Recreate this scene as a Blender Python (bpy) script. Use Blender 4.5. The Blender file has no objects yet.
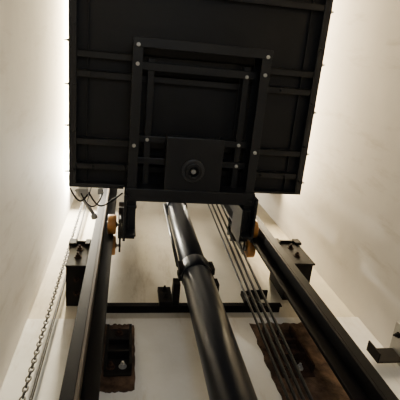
import bpy, bmesh, math, random
from mathutils import Vector, Matrix
random.seed(3)
CZ=1.0   # camera height above pit floor
# ---------- materials ----------
def mat(name, col, rough=.5, metal=0.0, noise=0.0, nscale=6, col2=None, bump=0.0, bscale=40, spec=.5, grime=None):
    m=bpy.data.materials.new(name); m.use_nodes=True
    nt=m.node_tree; b=nt.nodes['Principled BSDF']
    b.inputs['Base Color'].default_value=(*col,1); b.inputs['Roughness'].default_value=rough
    b.inputs['Metallic'].default_value=metal
    b.inputs['Specular IOR Level'].default_value=spec
    tc=nt.nodes.new('ShaderNodeTexCoord')
    if col2:
        n=nt.nodes.new('ShaderNodeTexNoise'); n.inputs['Scale'].default_value=nscale; n.inputs['Detail'].default_value=6
        n.inputs['Roughness'].default_value=.6
        nt.links.new(tc.outputs['Object'],n.inputs['Vector'])
        r=nt.nodes.new('ShaderNodeValToRGB')
        r.color_ramp.elements[0].position=.5-noise; r.color_ramp.elements[1].position=.5+noise
        r.color_ramp.elements[0].color=(*col,1); r.color_ramp.elements[1].color=(*col2,1)
        nt.links.new(n.outputs['Fac'],r.inputs['Fac']); out=r.outputs['Color']
        if grime:
            mp=nt.nodes.new('ShaderNodeMapping'); mp.inputs['Scale'].default_value=(5,5,1.1)
            nt.links.new(tc.outputs['Object'],mp.inputs['Vector'])
            n2=nt.nodes.new('ShaderNodeTexNoise'); n2.inputs['Scale'].default_value=1.6; n2.inputs['Detail'].default_value=9; n2.inputs['Roughness'].default_value=.7
            nt.links.new(mp.outputs['Vector'],n2.inputs['Vector'])
            r2=nt.nodes.new('ShaderNodeValToRGB'); r2.color_ramp.elements[0].position=.54; r2.color_ramp.elements[1].position=.70
            r2.color_ramp.elements[0].color=(0,0,0,1); r2.color_ramp.elements[1].color=(.7,.7,.7,1)
            nt.links.new(n2.outputs['Fac'],r2.inputs['Fac'])
            mx=nt.nodes.new('ShaderNodeMixRGB'); mx.inputs[2].default_value=(*grime,1)
            nt.links.new(r2.outputs['Color'],mx.inputs[0]); nt.links.new(out,mx.inputs[1]); out=mx.outputs[0]
        nt.links.new(out,b.inputs['Base Color'])
    if bump:
        n=nt.nodes.new('ShaderNodeTexNoise'); n.inputs['Scale'].default_value=bscale; n.inputs['Detail'].default_value=5
        nt.links.new(tc.outputs['Object'],n.inputs['Vector'])
        bp=nt.nodes.new('ShaderNodeBump'); bp.inputs['Strength'].default_value=bump; bp.inputs['Distance'].default_value=.01
        nt.links.new(n.outputs['Fac'],bp.inputs['Height']); nt.links.new(bp.outputs['Normal'],b.inputs['Normal'])
    return m
M_wall=mat('painted_plaster',(.78,.745,.69),.8,col2=(.69,.655,.60),noise=.2,nscale=2.2,bump=.15,bscale=9,grime=(.54,.49,.41))
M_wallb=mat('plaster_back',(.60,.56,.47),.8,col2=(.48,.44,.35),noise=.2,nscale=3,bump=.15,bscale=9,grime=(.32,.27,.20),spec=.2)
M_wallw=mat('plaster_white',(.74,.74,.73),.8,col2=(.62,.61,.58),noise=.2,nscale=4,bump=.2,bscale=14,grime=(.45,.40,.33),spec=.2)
M_conc=mat('concrete',(.40,.39,.37),.9,col2=(.3,.29,.27),noise=.3,nscale=5,bump=.4)
M_car=mat('black_paint_matt',(.0085,.0095,.012),.5,col2=(.013,.014,.018),noise=.2,nscale=5,spec=.3)
M_frame=mat('black_frame_paint',(.0085,.009,.012),.36,col2=(.014,.015,.018),noise=.2,nscale=9,spec=.4)
M_cyl=mat('black_satin_paint',(.003,.004,.008),.32,col2=(.005,.007,.012),noise=.2,nscale=8,spec=.12)
M_ram=mat('chromed_steel',(.5,.5,.5),.15,1)
M_rail=mat('lit_rail_steel',(.13,.105,.082),.7,0,col2=(.085,.068,.052),noise=.2,nscale=7,spec=.15)  # lighter tan puts the light on the left rail's inner face into the colour
M_railb=mat('black_shaded_rail_paint',(.004,.004,.005),.6,col2=(.007,.006,.006),noise=.3,nscale=9,spec=.08)  # black rail edges; also colours in the shade on the right rail base
M_rust=mat('rusty_steel',(.022,.013,.010),.85,0,col2=(.055,.03,.02),noise=.12,nscale=22,bump=.5,spec=.1)
M_pocket=mat('stained_mortar',(.030,.019,.014),.9,0,col2=(.13,.08,.053),noise=.14,nscale=14,bump=.7,bscale=30,spec=.1)
M_brk=mat('dark_bracket_steel',(.007,.007,.008),.7,0,col2=(.016,.013,.011),noise=.2,nscale=18,spec=.08)
M_bolt=mat('zinc_bolt',(.6,.6,.58),.35,.8)
M_roll=mat('amber_polyurethane',(.45,.20,.04),.45,col2=(.28,.12,.025),noise=.2,nscale=20)
M_rope=mat('greasy_wire_rope',(.014,.014,.014),.5,.1,spec=.2)
M_chain=mat('chain_steel',(.07,.067,.063),.5,.5)
M_cable=mat('cable_rubber',(.012,.012,.012),.6,spec=.2)
M_white=mat('white_plastic',(.7,.7,.66),.5)
M_galv=mat('galvanised_plate',(.42,.41,.39),.5,.3,col2=(.33,.32,.30),noise=.2,nscale=15)
M_cabin=mat('cabin_sheet',(.25,.25,.25),.45,.5)
M_hub=mat('worn_steel',(.07,.07,.075),.3,.6)
# ---------- helpers ----------
def empty(name,loc=(0,0,0)):
    e=bpy.data.objects.new(name,None); bpy.context.collection.objects.link(e); e.empty_display_size=.1
    e.location=(loc[0],loc[1],loc[2]+CZ)
    return e
def link(name,me,m,parent=None,smooth=False):
    o=bpy.data.objects.new(name,me); bpy.context.collection.objects.link(o)
    if m: me.materials.append(m)
    if parent:
        o.parent=parent; o.matrix_parent_inverse=Matrix.Translation(-parent.location)
    if smooth:
        for p in me.polygons: p.use_smooth=True
    return o
def boxes(name,lst,m,parent=None,bev=.002):
    bm=bmesh.new()
    for (x0,x1,y0,y1,z0,z1) in lst:
        mt=Matrix.Translation(((x0+x1)/2,(y0+y1)/2,(z0+z1)/2+CZ))@Matrix.Diagonal((abs(x1-x0),abs(y1-y0),abs(z1-z0),1))
        bmesh.ops.create_cube(bm,size=1,matrix=mt)
    me=bpy.data.meshes.new(name); bm.to_mesh(me); bm.free()
    o=link(name,me,m,parent)
    if bev:
        b=o.modifiers.new('bevel','BEVEL'); b.width=bev; b.segments=2; b.limit_method='ANGLE'
    return o
def cyls(name,lst,m,parent=None,seg=24,bev=0):
    bm=bmesh.new()
    for it in lst:
        p0=Vector(it[0]);p1=Vector(it[1]);r0=it[2];r1=it[3] if len(it)>3 else r0
        d=p1-p0; q=d.to_track_quat('Z','Y').to_matrix().to_4x4()
        mt=Matrix.Translation((p0+p1)/2+Vector((0,0,CZ)))@q
        bmesh.ops.create_cone(bm,cap_ends=True,segments=seg,radius1=r0,radius2=r1,depth=d.length,matrix=mt)
    me=bpy.data.meshes.new(name); bm.to_mesh(me); bm.free()
    o=link(name,me,m,parent)
    for p in me.polygons: p.use_smooth=len(p.vertices)==4
    if bev:
        b=o.modifiers.new('bevel','BEVEL'); b.width=bev; b.segments=2; b.limit_method='ANGLE'
    return o
def bolts(name,pts,axis,parent,r=.009,m=None):
    a=Vector(axis)
    bm=bmesh.new()
    for p in pts:
        p=Vector(p)+Vector((0,0,CZ)); q=a.to_track_quat('Z','Y').to_matrix().to_4x4()
        bmesh.ops.create_cone(bm,cap_ends=True,segments=16,radius1=r*1.5,radius2=r*1.5,depth=.004,matrix=Matrix.Translation(p)@q)
        bmesh.ops.create_cone(bm,cap_ends=True,segments=6,radius1=r,radius2=r,depth=.014,matrix=Matrix.Translation(p+a*.007)@q)
        bmesh.ops.create_cone(bm,cap_ends=True,segments=10,radius1=r*.55,radius2=r*.5,depth=.014,matrix=Matrix.Translation(p+a*.018)@q)
    me=bpy.data.meshes.new(name); bm.to_mesh(me); bm.free()
    return link(name,me,m or M_bolt,parent)
def tube(name,pts,r,m,parent=None):
    cu=bpy.data.curves.new(name,'CURVE'); cu.dimensions='3D'; cu.bevel_depth=r; cu.bevel_resolution=3
    s=cu.splines.new('NURBS'); s.points.add(len(pts)-1); s.use_endpoint_u=True; s.order_u=3
    for i,p in enumerate(pts): s.points[i].co=(p[0],p[1],p[2]+CZ,1)
    o=bpy.data.objects.new(name,cu); bpy.context.collection.objects.link(o); cu.materials.append(m)
    if parent: o.parent=parent; o.matrix_parent_inverse=Matrix.Translation(-parent.location)
    return o
# ---------- shaft ----------
XL,XR,YB,YF,ZT,ZF=-.44,1.30,1.30,-.85,5.6,-CZ
T=.15
boxes('wall_left',[(XL-T,XL,YF-T,YB+T,ZF,ZT)],M_wall,bev=0)
boxes('wall_right',[(XR,XR+T,YF-T,YB+T,ZF,ZT)],M_wall,bev=0)
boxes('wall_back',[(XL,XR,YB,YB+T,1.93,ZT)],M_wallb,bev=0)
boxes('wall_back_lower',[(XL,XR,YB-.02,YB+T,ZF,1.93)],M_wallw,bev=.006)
boxes('wall_front',[(XL,XR,YF-T,YF,ZF,ZT)],M_wall,bev=0)
boxes('floor',[(XL-T,XR+T,YF-T,YB+T,ZF-.1,ZF)],M_conc,bev=0)
boxes('ceiling',[(XL-T,XR+T,YF-T,YB+T,ZT,ZT+.1)],M_wall,bev=0)
# ---------- lift car ----------
CX0,CX1,CY0,CY1,CB=-.31,1.07,-.72,.75,2.5
car=empty('elevator_car',((CX0+CX1)/2,0,CB))
boxes('floor_pan',[(CX0,CX1,CY0,CY1,CB,CB+.05)],M_car,car)
t=.012
boxes('rim_flange',[(CX0,CX0+t,CY0,CY1,CB-.055,CB),(CX1-t,CX1,CY0,CY1,CB-.055,CB),
  (CX0+t,CX1-t,CY1-t,CY1,CB-.055,CB),(CX0+t,CX1-t,CY0,CY0+t,CB-.055,CB),
  (CX0+t,CX0+.04,CY0,CY1-t,CB-.055,CB-.047),(CX1-.04,CX1-t,CY0,CY1-t,CB-.055,CB-.047)],M_frame,car)
ch=[]
for y in (-.45,-.33,.02,.12,.48,.62):
    ch+= [(CX0+t,CX1-t,y,y+.006,CB-.045,CB),(CX0+t,CX1-t,y,y+.035,CB-.045,CB-.038)]
boxes('cross_channels',ch,M_frame,car,bev=.0015)
boxes('floor_ribs',[(x,x+.005,CY0+t,CY1-t,CB-.022,CB) for x in (-.22,.97)],M_car,car,bev=0)
boxes('cabin_walls',[(CX0+.02,CX1-.02,CY0+.02,CY1-.02,CB+.05,4.7)],M_cabin,car)
boxes('cabin_roof',[(CX0,CX1,CY0,CY1,4.7,4.76)],M_frame,car)
bolts('rim_clips_right',[(CX1,y,CB-.02) for y in (-.6,-.3,-.02,.25,.5,.68)],(1,0,0),car,.012)
bolts('rim_clips_left',[(CX0,y,CB-.02) for y in (-.6,-.3,-.02,.2,.42,.68)],(-1,0,0),car,.007,M_frame)
bolts('rim_bolts',[(CX0+.027,y,CB-.057) for y in (-.1,.2,.45,.66)]+[(CX1-.027,y,CB-.057) for y in (-.1,.2,.45,.66)]
   +[(x,.64,CB-.047) for x in (-.18,.0,.8,.95)]+[(x,.14,CB-.047) for x in (-.2,.85)],(0,0,-1),car,.006,M_frame)
# ---------- cantilever sling ----------
sl=empty('lift_sling_frame',(.365,.5,2.3))
def channel_y(x,w,y0,y1,z0,z1,th=.008,open_right=True):
    a=[(x,x+w,y0,y1,z0,z0+th),(x,x+w,y0,y1,z1-th,z1)]
    a.append((x,x+th,y0,y1,z0+th,z1-th) if open_right else (x+w-th,x+w,y0,y1,z0+th,z1-th))
    return a
boxes('arm_left',channel_y(.015,.05,-.06,1.0,2.28,2.43,open_right=True),M_frame,sl)
boxes('arm_right',channel_y(.67,.05,-.06,1.0,2.28,2.43,open_right=False),M_frame,sl)
boxes('inner_arm_left',channel_y(.095,.035,.03,.78,2.37,2.455),M_frame,sl)
boxes('inner_arm_right',channel_y(.605,.035,.03,.78,2.37,2.455,open_right=False),M_frame,sl)
def channel_x(x0,x1,y,w,z0,z1,th=.008,front=True):
    a=[(x0,x1,y,y+w,z0,z0+th),(x0,x1,y,y+w,z1-th,z1)]
    a.append((x0,x1,y,y+th,z0+th,z1-th) if front else (x0,x1,y+w-th,y+w,z0+th,z1-th))
    return a
boxes('front_crossbeam',channel_x(.015,.72,-.065,.045,2.27,2.40),M_frame,sl)
boxes('second_crossbeam',channel_x(.065,.67,.05,.04,2.36,2.44),M_frame,sl)
boxes('middle_crossbeams',channel_x(.065,.67,.43,.035,2.36,2.44)+channel_x(.065,.67,.55,.035,2.36,2.44),M_frame,sl)
boxes('rear_crossbeam',channel_x(.01,.725,.70,.07,2.26,2.40),M_frame,sl)
boxes('uprights',[(.02,.07,.80,.812,2.26,4.9),(.02,.07,.94,.952,2.2,4.9),(.02,.03,.812,.94,2.26,4.9),
                  (.665,.715,.80,.812,2.26,4.9),(.665,.715,.94,.952,2.2,4.9),(.705,.715,.812,.94,2.26,4.9)],M_frame,sl)
boxes('upright_head',[(.02,.715,.82,.94,4.9,5.0)],M_frame,sl)
boxes('gusset_plates',[(.0,.014,.72,.98,2.2,2.45),(.721,.735,.72,.98,2.22,2.45),(.645,.655,.78,.98,2.2,2.4)],M_frame,sl)
boxes('buffer_plate',[(.21,.52,.41,.70,2.27,2.285),(.21,.22,.41,.70,2.285,2.37),(.51,.52,.41,.70,2.285,2.37)],M_frame,sl,bev=.004)
def ring(name,c,ro,ri,h,m,parent,seg=40):
    bm=bmesh.new(); vs=[]
    for r,z in ((ro,-h/2),(ro,h/2),(ri,h/2),(ri,-h/2)):
        row=[]
        for i in range(seg):
            a=2*math.pi*i/seg
            row.append(bm.verts.new((c[0]+r*math.cos(a),c[1]+r*math.sin(a),c[2]+z+CZ)))
        vs.append(row)
    for k in range(4):
        A=vs[k];B=vs[(k+1)%4]
        for i in range(seg):
            j=(i+1)%seg; bm.faces.new((A[i],A[j],B[j],B[i]))
    bmesh.ops.recalc_face_normals(bm,faces=bm.faces)
    me=bpy.data.meshes.new(name); bm.to_mesh(me); bm.free()
    o=link(name,me,m,parent)
    b=o.modifiers.new('bevel','BEVEL'); b.width=min(.003,h*.2); b.segments=2; b.limit_method='ANGLE'; b.angle_limit=.6
    return o
ring('hub_flange',(.36,.585,2.262),.062,.03,.016,M_hub,sl)
ring('hub_boss',(.36,.585,2.245),.045,.026,.03,M_frame,sl)
cyls('hub_pin',[((.36,.585,2.24),(.36,.585,2.27),.013)],M_bolt,sl,6)
bolts('arm_bolts',[(.04,.06,2.278),(.04,.47,2.278),(.695,.47,2.278),(.695,-.03,2.268),(.04,-.03,2.268),(.695,.06,2.278),
   (.62,.08,2.358),(.11,.45,2.358),(.62,.45,2.358),(.62,.57,2.358)],(0,0,-1),sl,.0065)
bolts('rear_bolts',[(.03,.74,2.258),(.70,.74,2.258)],(0,0,-1),sl,.006,M_frame)
RLX,RRX,RY=-.12,.88,1.09
def shoe(side):
    s=1 if side=='left' else -1
    bx=RLX if s>0 else RRX
    xa,xb=sorted((bx+s*.03,bx+s*.080)); ax=.0 if s>0 else .735
    px0,px1=sorted((bx+s*.09,ax+s*.03))
    z=2.54
    boxes('guide_shoe_plate_'+side,[(px0,px1,.93,1.14,z+.06,z+.075),(px0,px1,.93,1.14,z+.16,z+.175)],M_frame,sl)
    for k,y in enumerate((RY-.008-.062,RY+.008+.062)):
        cyls(f'guide_roller_{side}_{k}',[((xa,y,z),(xb,y,z),.060)],M_roll,sl,32,.005)
        cyls(f'guide_roller_hub_{side}_{k}',[((xa-.006,y,z),(xb+.006,y,z),.02)],M_hub,sl,20)
        xe=bx+s*.115
        cyls(f'guide_roller_axle_{side}_{k}',[((min(xa,xe),y,z),(max(xb,xe),y,z),.009)],M_bolt,sl,16)
    xs=bx+s*.105
    boxes('guide_shoe_web_'+side,[(xs-.006,xs+.006,.97,1.19,z-.035,z+.175)],M_frame,sl)
shoe('left'); shoe('right')
# ---------- guide rails ----------
def rail(x,s,m1,m2):
    g=empty('guide_rail',(x,RY,1.5))
    boxes('rail_base',[(x-.006,x+.006,RY-.07,RY+.07,ZF,ZT-.1)],m1,g,bev=.002)
    a,b=sorted((x+s*.006,x+s*.065))
    boxes('rail_blade',[(a,b,RY-.008,RY+.008,ZF,ZT-.1)],m2,g,bev=.002)
    a,b=sorted((x-s*.006,x-s*.05))
    boxes('rail_backing_channel',[(a,b,RY-.07,RY-.062,ZF,ZT-.1),(a,b,RY+.062,RY+.07,ZF,ZT-.1)],M_railb,g,bev=.002)
    return g
rail(RLX,1,M_rail,M_railb); rail(RRX,-1,M_railb,M_railb)  # left base in lit tone, right base in shaded tone
# ---------- rail brackets ----------
def big_bracket(x,s,z0,z1,w):
    g=empty('rail_bracket',(x,1.15,(z0+z1)/2))
    xi=x-s*.052; xo=x-s*(.052+w)
    a,b=min(xi,xo),max(xi,xo)
    yf=RY-.03
    ol=a-.012 if s>0 else a; oh=b if s>0 else b+.012
    boxes('bracket_face',[(a,b,yf-.012,yf,z0,z1)],M_brk,g,bev=.005)
    boxes('bracket_sides',[(a,a+.01,yf,YB-.001,z0+.03,z1-.02),(b-.01,b,yf,YB-.001,z0+.03,z1-.02)],M_brk,g)
    boxes('bracket_shelf',[(ol,oh,yf-.03,YB-.001,z1-.02,z1-.008),(a,b,yf,YB-.001,z0+.03,z0+.04)],M_brk,g)
    boxes('bracket_ears',[(ol,a+.03,yf-.03,yf-.012,z1-.05,z1+.02),(b-.03,oh,yf-.03,yf-.012,z1-.05,z1+.02)],M_brk,g,bev=.006)
    bolts('bracket_bolts',[((a+b)/2,yf-.014,z0+.10),((a+b)/2,yf-.014,z1-.09)],(0,-1,0),g,.013,M_rust)
    bolts('bracket_bolts_under',[((a+b)/2,RY+.05,z0+.028),((a+b)/2,RY+.13,z0+.028)],(0,0,-1),g,.010,M_rust)
big_bracket(RLX,1,2.04,2.32,.105); big_bracket(RRX,-1,2.10,2.40,.15)
def wall_bracket(xa,xb,z0,z1,m,s):
    g=empty('wall_anchor_bracket',((xa+xb)/2,1.25,(z0+z1)/2))
    boxes('anchor_plate',[(xa,xb,YB-.034,YB-.027,z0,z1)],m,g,bev=.003)
    boxes('anchor_rib',[(xa,xa+.012,YB-.075,YB-.034,z0+.02,z1-.02),(xb-.012,xb,YB-.075,YB-.034,z0+.02,z1-.02),
                        (xa,xb,YB-.075,YB-.034,z0+.10,z0+.112),(xa,xb,YB-.06,YB-.034,z1-.12,z1-.108)],m,g,bev=.002)
    bolts('anchor_bolts',[((xa+xb)/2+.02,YB-.036,z0+.05)],(0,-1,0),g,.011,M_galv)
    bolts('anchor_bolts_rusty',[((xa+xb)/2-.03,YB-.036,z0+.05),((xa+xb)/2,YB-.036,z1-.04)],(0,-1,0),g,.013,M_rust)
wall_bracket(-.055,.06,1.50,1.82,M_brk,1)
wall_bracket(.70,.85,1.46,1.80,M_rust,-1)
def patch(name,x0,x1,z0,z1,seed):
    rnd=random.Random(seed); n=64; bm=bmesh.new(); cxp,czp=(x0+x1)/2,(z0+z1)/2
    fr=[];bk=[]
    for i in range(n):
        a=2*math.pi*i/n; c,s_=math.cos(a),math.sin(a); k=1/max(abs(c),abs(s_))**.96
        r=rnd.uniform(.97,1.03)
        x=cxp+c*k*(x1-x0)/2*r; zz=czp+s_*k*(z1-z0)/2*r
        fr.append(bm.verts.new((x,YB-.025,zz+CZ))); bk.append(bm.verts.new((x,YB-.0205,zz+CZ)))
    bm.faces.new(fr); bm.faces.new(bk[::-1])
    for i in range(n): bm.faces.new((fr[i],bk[i],bk[(i+1)%n],fr[(i+1)%n]))
    bmesh.ops.recalc_face_normals(bm,faces=bm.faces)
    me=bpy.data.meshes.new(name); bm.to_mesh(me); bm.free(); link(name,me,M_pocket)
patch('mortar_patch',-.09,.075,1.42,1.87,1)
patch('mortar_patch',.66,1.0,1.15,1.87,5)
# horizontal tie beam carrying cylinder clamp
hb=empty('cylinder_support_beam',(.38,1.27,2.02))
ZB=1.985
boxes('angle_beam',[(-.11,.87,YB-.06,YB-.052,ZB-.01,ZB+.025),(-.11,.87,YB-.06,YB-.001,ZB+.017,ZB+.025)],M_brk,hb)
boxes('beam_brackets',[(.20,.27,YB-.09,YB-.06,ZB-.02,ZB+.14),(.66,.73,YB-.09,YB-.06,ZB-.01,ZB+.10),(.70,.80,YB-.12,YB-.06,ZB+.05,ZB+.06)],M_brk,hb,bev=.004)
bolts('beam_bolts',[(.235,YB-.092,ZB+.1),(.235,YB-.092,ZB+.02),(.695,YB-.092,ZB+.07),(.695,YB-.092,ZB+.01)],(0,-1,0),hb,.011,M_brk)
# ---------- hydraulic cylinder ----------
cx,cy=.39,1.085
hc=empty('hydraulic_cylinder',(cx,cy,1.2))
cyls('cylinder_barrel',[((cx,cy,ZF+.06),(cx,cy,2.08),.078)],M_cyl,hc,48,.004)
cyls('cylinder_upper_barrel',[((cx,cy,2.08),(cx,cy,3.2),.070)],M_cyl,hc,48,.004)
cyls('clamp_collar',[((cx,cy,1.99),(cx,cy,2.11),.083),((cx,cy,3.05),(cx,cy,3.13),.080)],M_cyl,hc,48,.005)
boxes('clamp_ears',[(cx-.094,cx-.07,cy-.045,cy-.008,2.01,2.10),(cx-.094,cx-.07,cy+.008,cy+.03,2.01,2.10),
                    (cx+.07,cx+.094,cy-.045,cy-.008,2.01,2.10),(cx+.07,cx+.094,cy+.008,cy+.03,2.01,2.10)],M_brk,hc,.003)
boxes('clamp_stay',[(cx-.12,cx-.085,cy+.03,YB-.061,1.98,2.05),(cx+.085,cx+.12,cy+.03,YB-.061,1.98,2.05)],M_brk,hc,bev=.004)
cyls('ram',[((cx,cy,3.2),(cx,cy,4.5),.045)],M_ram,hc,40)
boxes('cylinder_foot',[(cx-.15,cx+.15,cy-.08,cy+.12,ZF,ZF+.06)],M_brk,hc)
cyls('oil_pipe',[((cx-.090,cy-.01,2.11),(cx-.090,cy-.01,3.1),.010),((cx-.095,cy-.01,3.1),(cx-.05,cy-.01,3.1),.013)],M_frame,hc,16)
boxes('ram_head',[(cx-.06,cx+.06,cy-.06,cy+.06,4.5,4.56)],M_frame,hc)
# ---------- ropes ----------
rp=empty('hoist_ropes',(.5,1.0,1.5))
for i,(a,b) in enumerate(((.415,.64),(.432,.675),(.447,.715),(.465,.755))):
    tube(f'rope_{i}',[(a+.045,.975,ZF+.02),((a+b)/2+.02,.975,1.8),(b,.975,4.55)],.0062 if i else .005,M_rope,rp)
boxes('rope_anchor',[(.42,.56,.94,.955,ZF,ZF+.05),(.42,.56,.955,.99,ZF,ZF+.02)],M_brk,rp)
cyls('deflector_sheave',[((.72,.957,4.62),(.72,.993,4.62),.12)],M_frame,rp,48,.004)
# ---------- chain by left wall ----------
def chain(x0,y0,z0,z1):
    bm=bmesh.new(); n=int((z1-z0)/.026); seg=12; rs=5
    for k in range(n):
        z=z0+(k+.5)*.026; rows=[]
        for i in range(seg):
            a=2*math.pi*i/seg; u=.0085*math.cos(a); w=.017*math.sin(a)
            nrm=Vector((math.cos(a),0,math.sin(a))); row=[]
            for j in range(rs):
                b=2*math.pi*j/rs; p=Vector((u,0,w))+nrm*(.0036*math.cos(b))+Vector((0,.0036*math.sin(b),0))
                if k%2: p=Vector((p.y,p.x,p.z))
                row.append(bm.verts.new((x0+p.x,y0+p.y,z+p.z+CZ)))
            rows.append(row)
        for i in range(seg):
            for j in range(rs):
                bm.faces.new((rows[i][j],rows[(i+1)%seg][j],rows[(i+1)%seg][(j+1)%rs],rows[i][(j+1)%rs]))
    bmesh.ops.recalc_face_normals(bm,faces=bm.faces)
    me=bpy.data.meshes.new('hanging_chain'); bm.to_mesh(me); bm.free()
    return link('hanging_chain',me,M_chain,None,True)
chain(-.325,1.2,ZF+.01,4.6)
tube('travelling_cable',[(-.302,1.23,ZF+.01),(-.302,1.23,1.5),(-.301,1.23,3.0),(-.30,1.23,4.6)],.006,M_cable)
# wiring under the car's rear edge
wr=empty('car_wiring_loom',(-.2,.8,2.45))
boxes('connector_box',[(-.255,-.20,.765,.81,2.42,2.475),(-.15,-.12,.765,.80,2.44,2.475)],M_galv,wr,.004)
cyls('switch_arm',[((-.27,.78,2.46),(-.17,.90,2.40),.010),((-.17,.90,2.40),(-.16,.93,2.40),.018)],M_galv,wr,16)
tube('wire_a',[(-.30,.765,2.43),(-.26,.80,2.34),(-.22,.82,2.36),(-.20,.79,2.44)],.005,M_cable,wr)
tube('wire_b',[(-.20,.79,2.45),(-.15,.86,2.38),(-.08,.84,2.42),(-0.01,.79,2.46)],.005,M_cable,wr)
tube('wire_c',[(-.25,.78,2.45),(-.2,.83,2.32),(-.14,.84,2.35),(-.12,.79,2.46)],.004,M_cable,wr)
boxes('loom_bracket',[(-.31,-.005,.751,.763,2.45,2.5)],M_frame,wr)
# right-wall bracket
rb=empty('conduit_bracket',(1.27,1.2,1.6))
boxes('wall_plate',[(XR-.006,XR-.0005,1.10,1.27,1.44,1.62)],M_galv,rb,.002)
boxes('angle_leg',[(XR-.14,XR-.006,1.235,1.243,1.50,1.60),(XR-.14,XR-.132,1.19,1.235,1.50,1.60)],M_brk,rb,.002)
bolts('plate_bolts',[(XR-.008,1.15,1.58),(XR-.008,1.15,1.49)],(-1,0,0),rb,.010,M_brk)
# ---------- added fill lights ----------
def fill_light(name,x0,x1,y0,y1,z,power,col):  # unseen area light in an added box, brightens the shaft walls
    g=empty(name,((x0+x1)/2,(y0+y1)/2,z))
    boxes('fill_light_housing',[(x0,x1,y0,y1,z+.012,z+.05)],M_white,g,.004)
    l=bpy.data.lights.new('fill_area_light','AREA'); l.shape='RECTANGLE'; l.size=x1-x0-.01; l.size_y=y1-y0-.01; l.energy=power; l.color=col
    o=bpy.data.objects.new('fill_area_light',l); bpy.context.collection.objects.link(o)
    o.location=((x0+x1)/2,(y0+y1)/2,z+CZ+.008); o.parent=g; o.matrix_parent_inverse=Matrix.Translation(-g.location)
fill_light('shaft_fill_light',XL+.03,XL+.10,-.7,.75,3.45,105,(1,.82,.50))  # added out of view in the left gap, stands in for light from above
fill_light('shaft_fill_light',XL+.04,XL+.12,.78,1.03,3.55,75,(1,.92,.76))  # added out of view to brighten the lower left corner
fill_light('shaft_fill_light',XR-.15,XR-.06,-.7,.9,3.35,95,(1,.80,.50))  # added out of view in the right gap to brighten that wall
fill_light('shaft_fill_light',-.4,1.2,1.17,1.26,4.75,28,(1,.88,.68))  # added out of view behind the car to brighten the back wall
l=bpy.data.lights.new('pit_fill_light','AREA'); l.size=.6; l.energy=8; l.color=(.80,.90,1)  # unseen fill added behind the camera to brighten the pit
o=bpy.data.objects.new('pit_fill_light',l); bpy.context.collection.objects.link(o)
o.location=(.3,-.75,.2+CZ); o.rotation_euler=(math.radians(105),0,0)
w=bpy.data.worlds.new('w'); bpy.context.scene.world=w; w.use_nodes=True
w.node_tree.nodes['Background'].inputs[0].default_value=(.8,.85,1,1); w.node_tree.nodes['Background'].inputs[1].default_value=.3
# ---------- camera ----------
f=438.0
Z=Vector((-70,150,-f)).normalized(); X=Vector((2523,-102,-f)); X=(X-Z*X.dot(Z)).normalized(); Y=Z.cross(X)
cam=bpy.data.cameras.new('camera'); co=bpy.data.objects.new('camera',cam); bpy.context.collection.objects.link(co)
cam.sensor_width=36; cam.lens=f/400*36; cam.clip_start=.01
co.matrix_world=Matrix(((X.x,X.y,X.z,0),(Y.x,Y.y,Y.z,0),(Z.x,Z.y,Z.z,CZ),(0,0,0,1)))
bpy.context.scene.camera=co
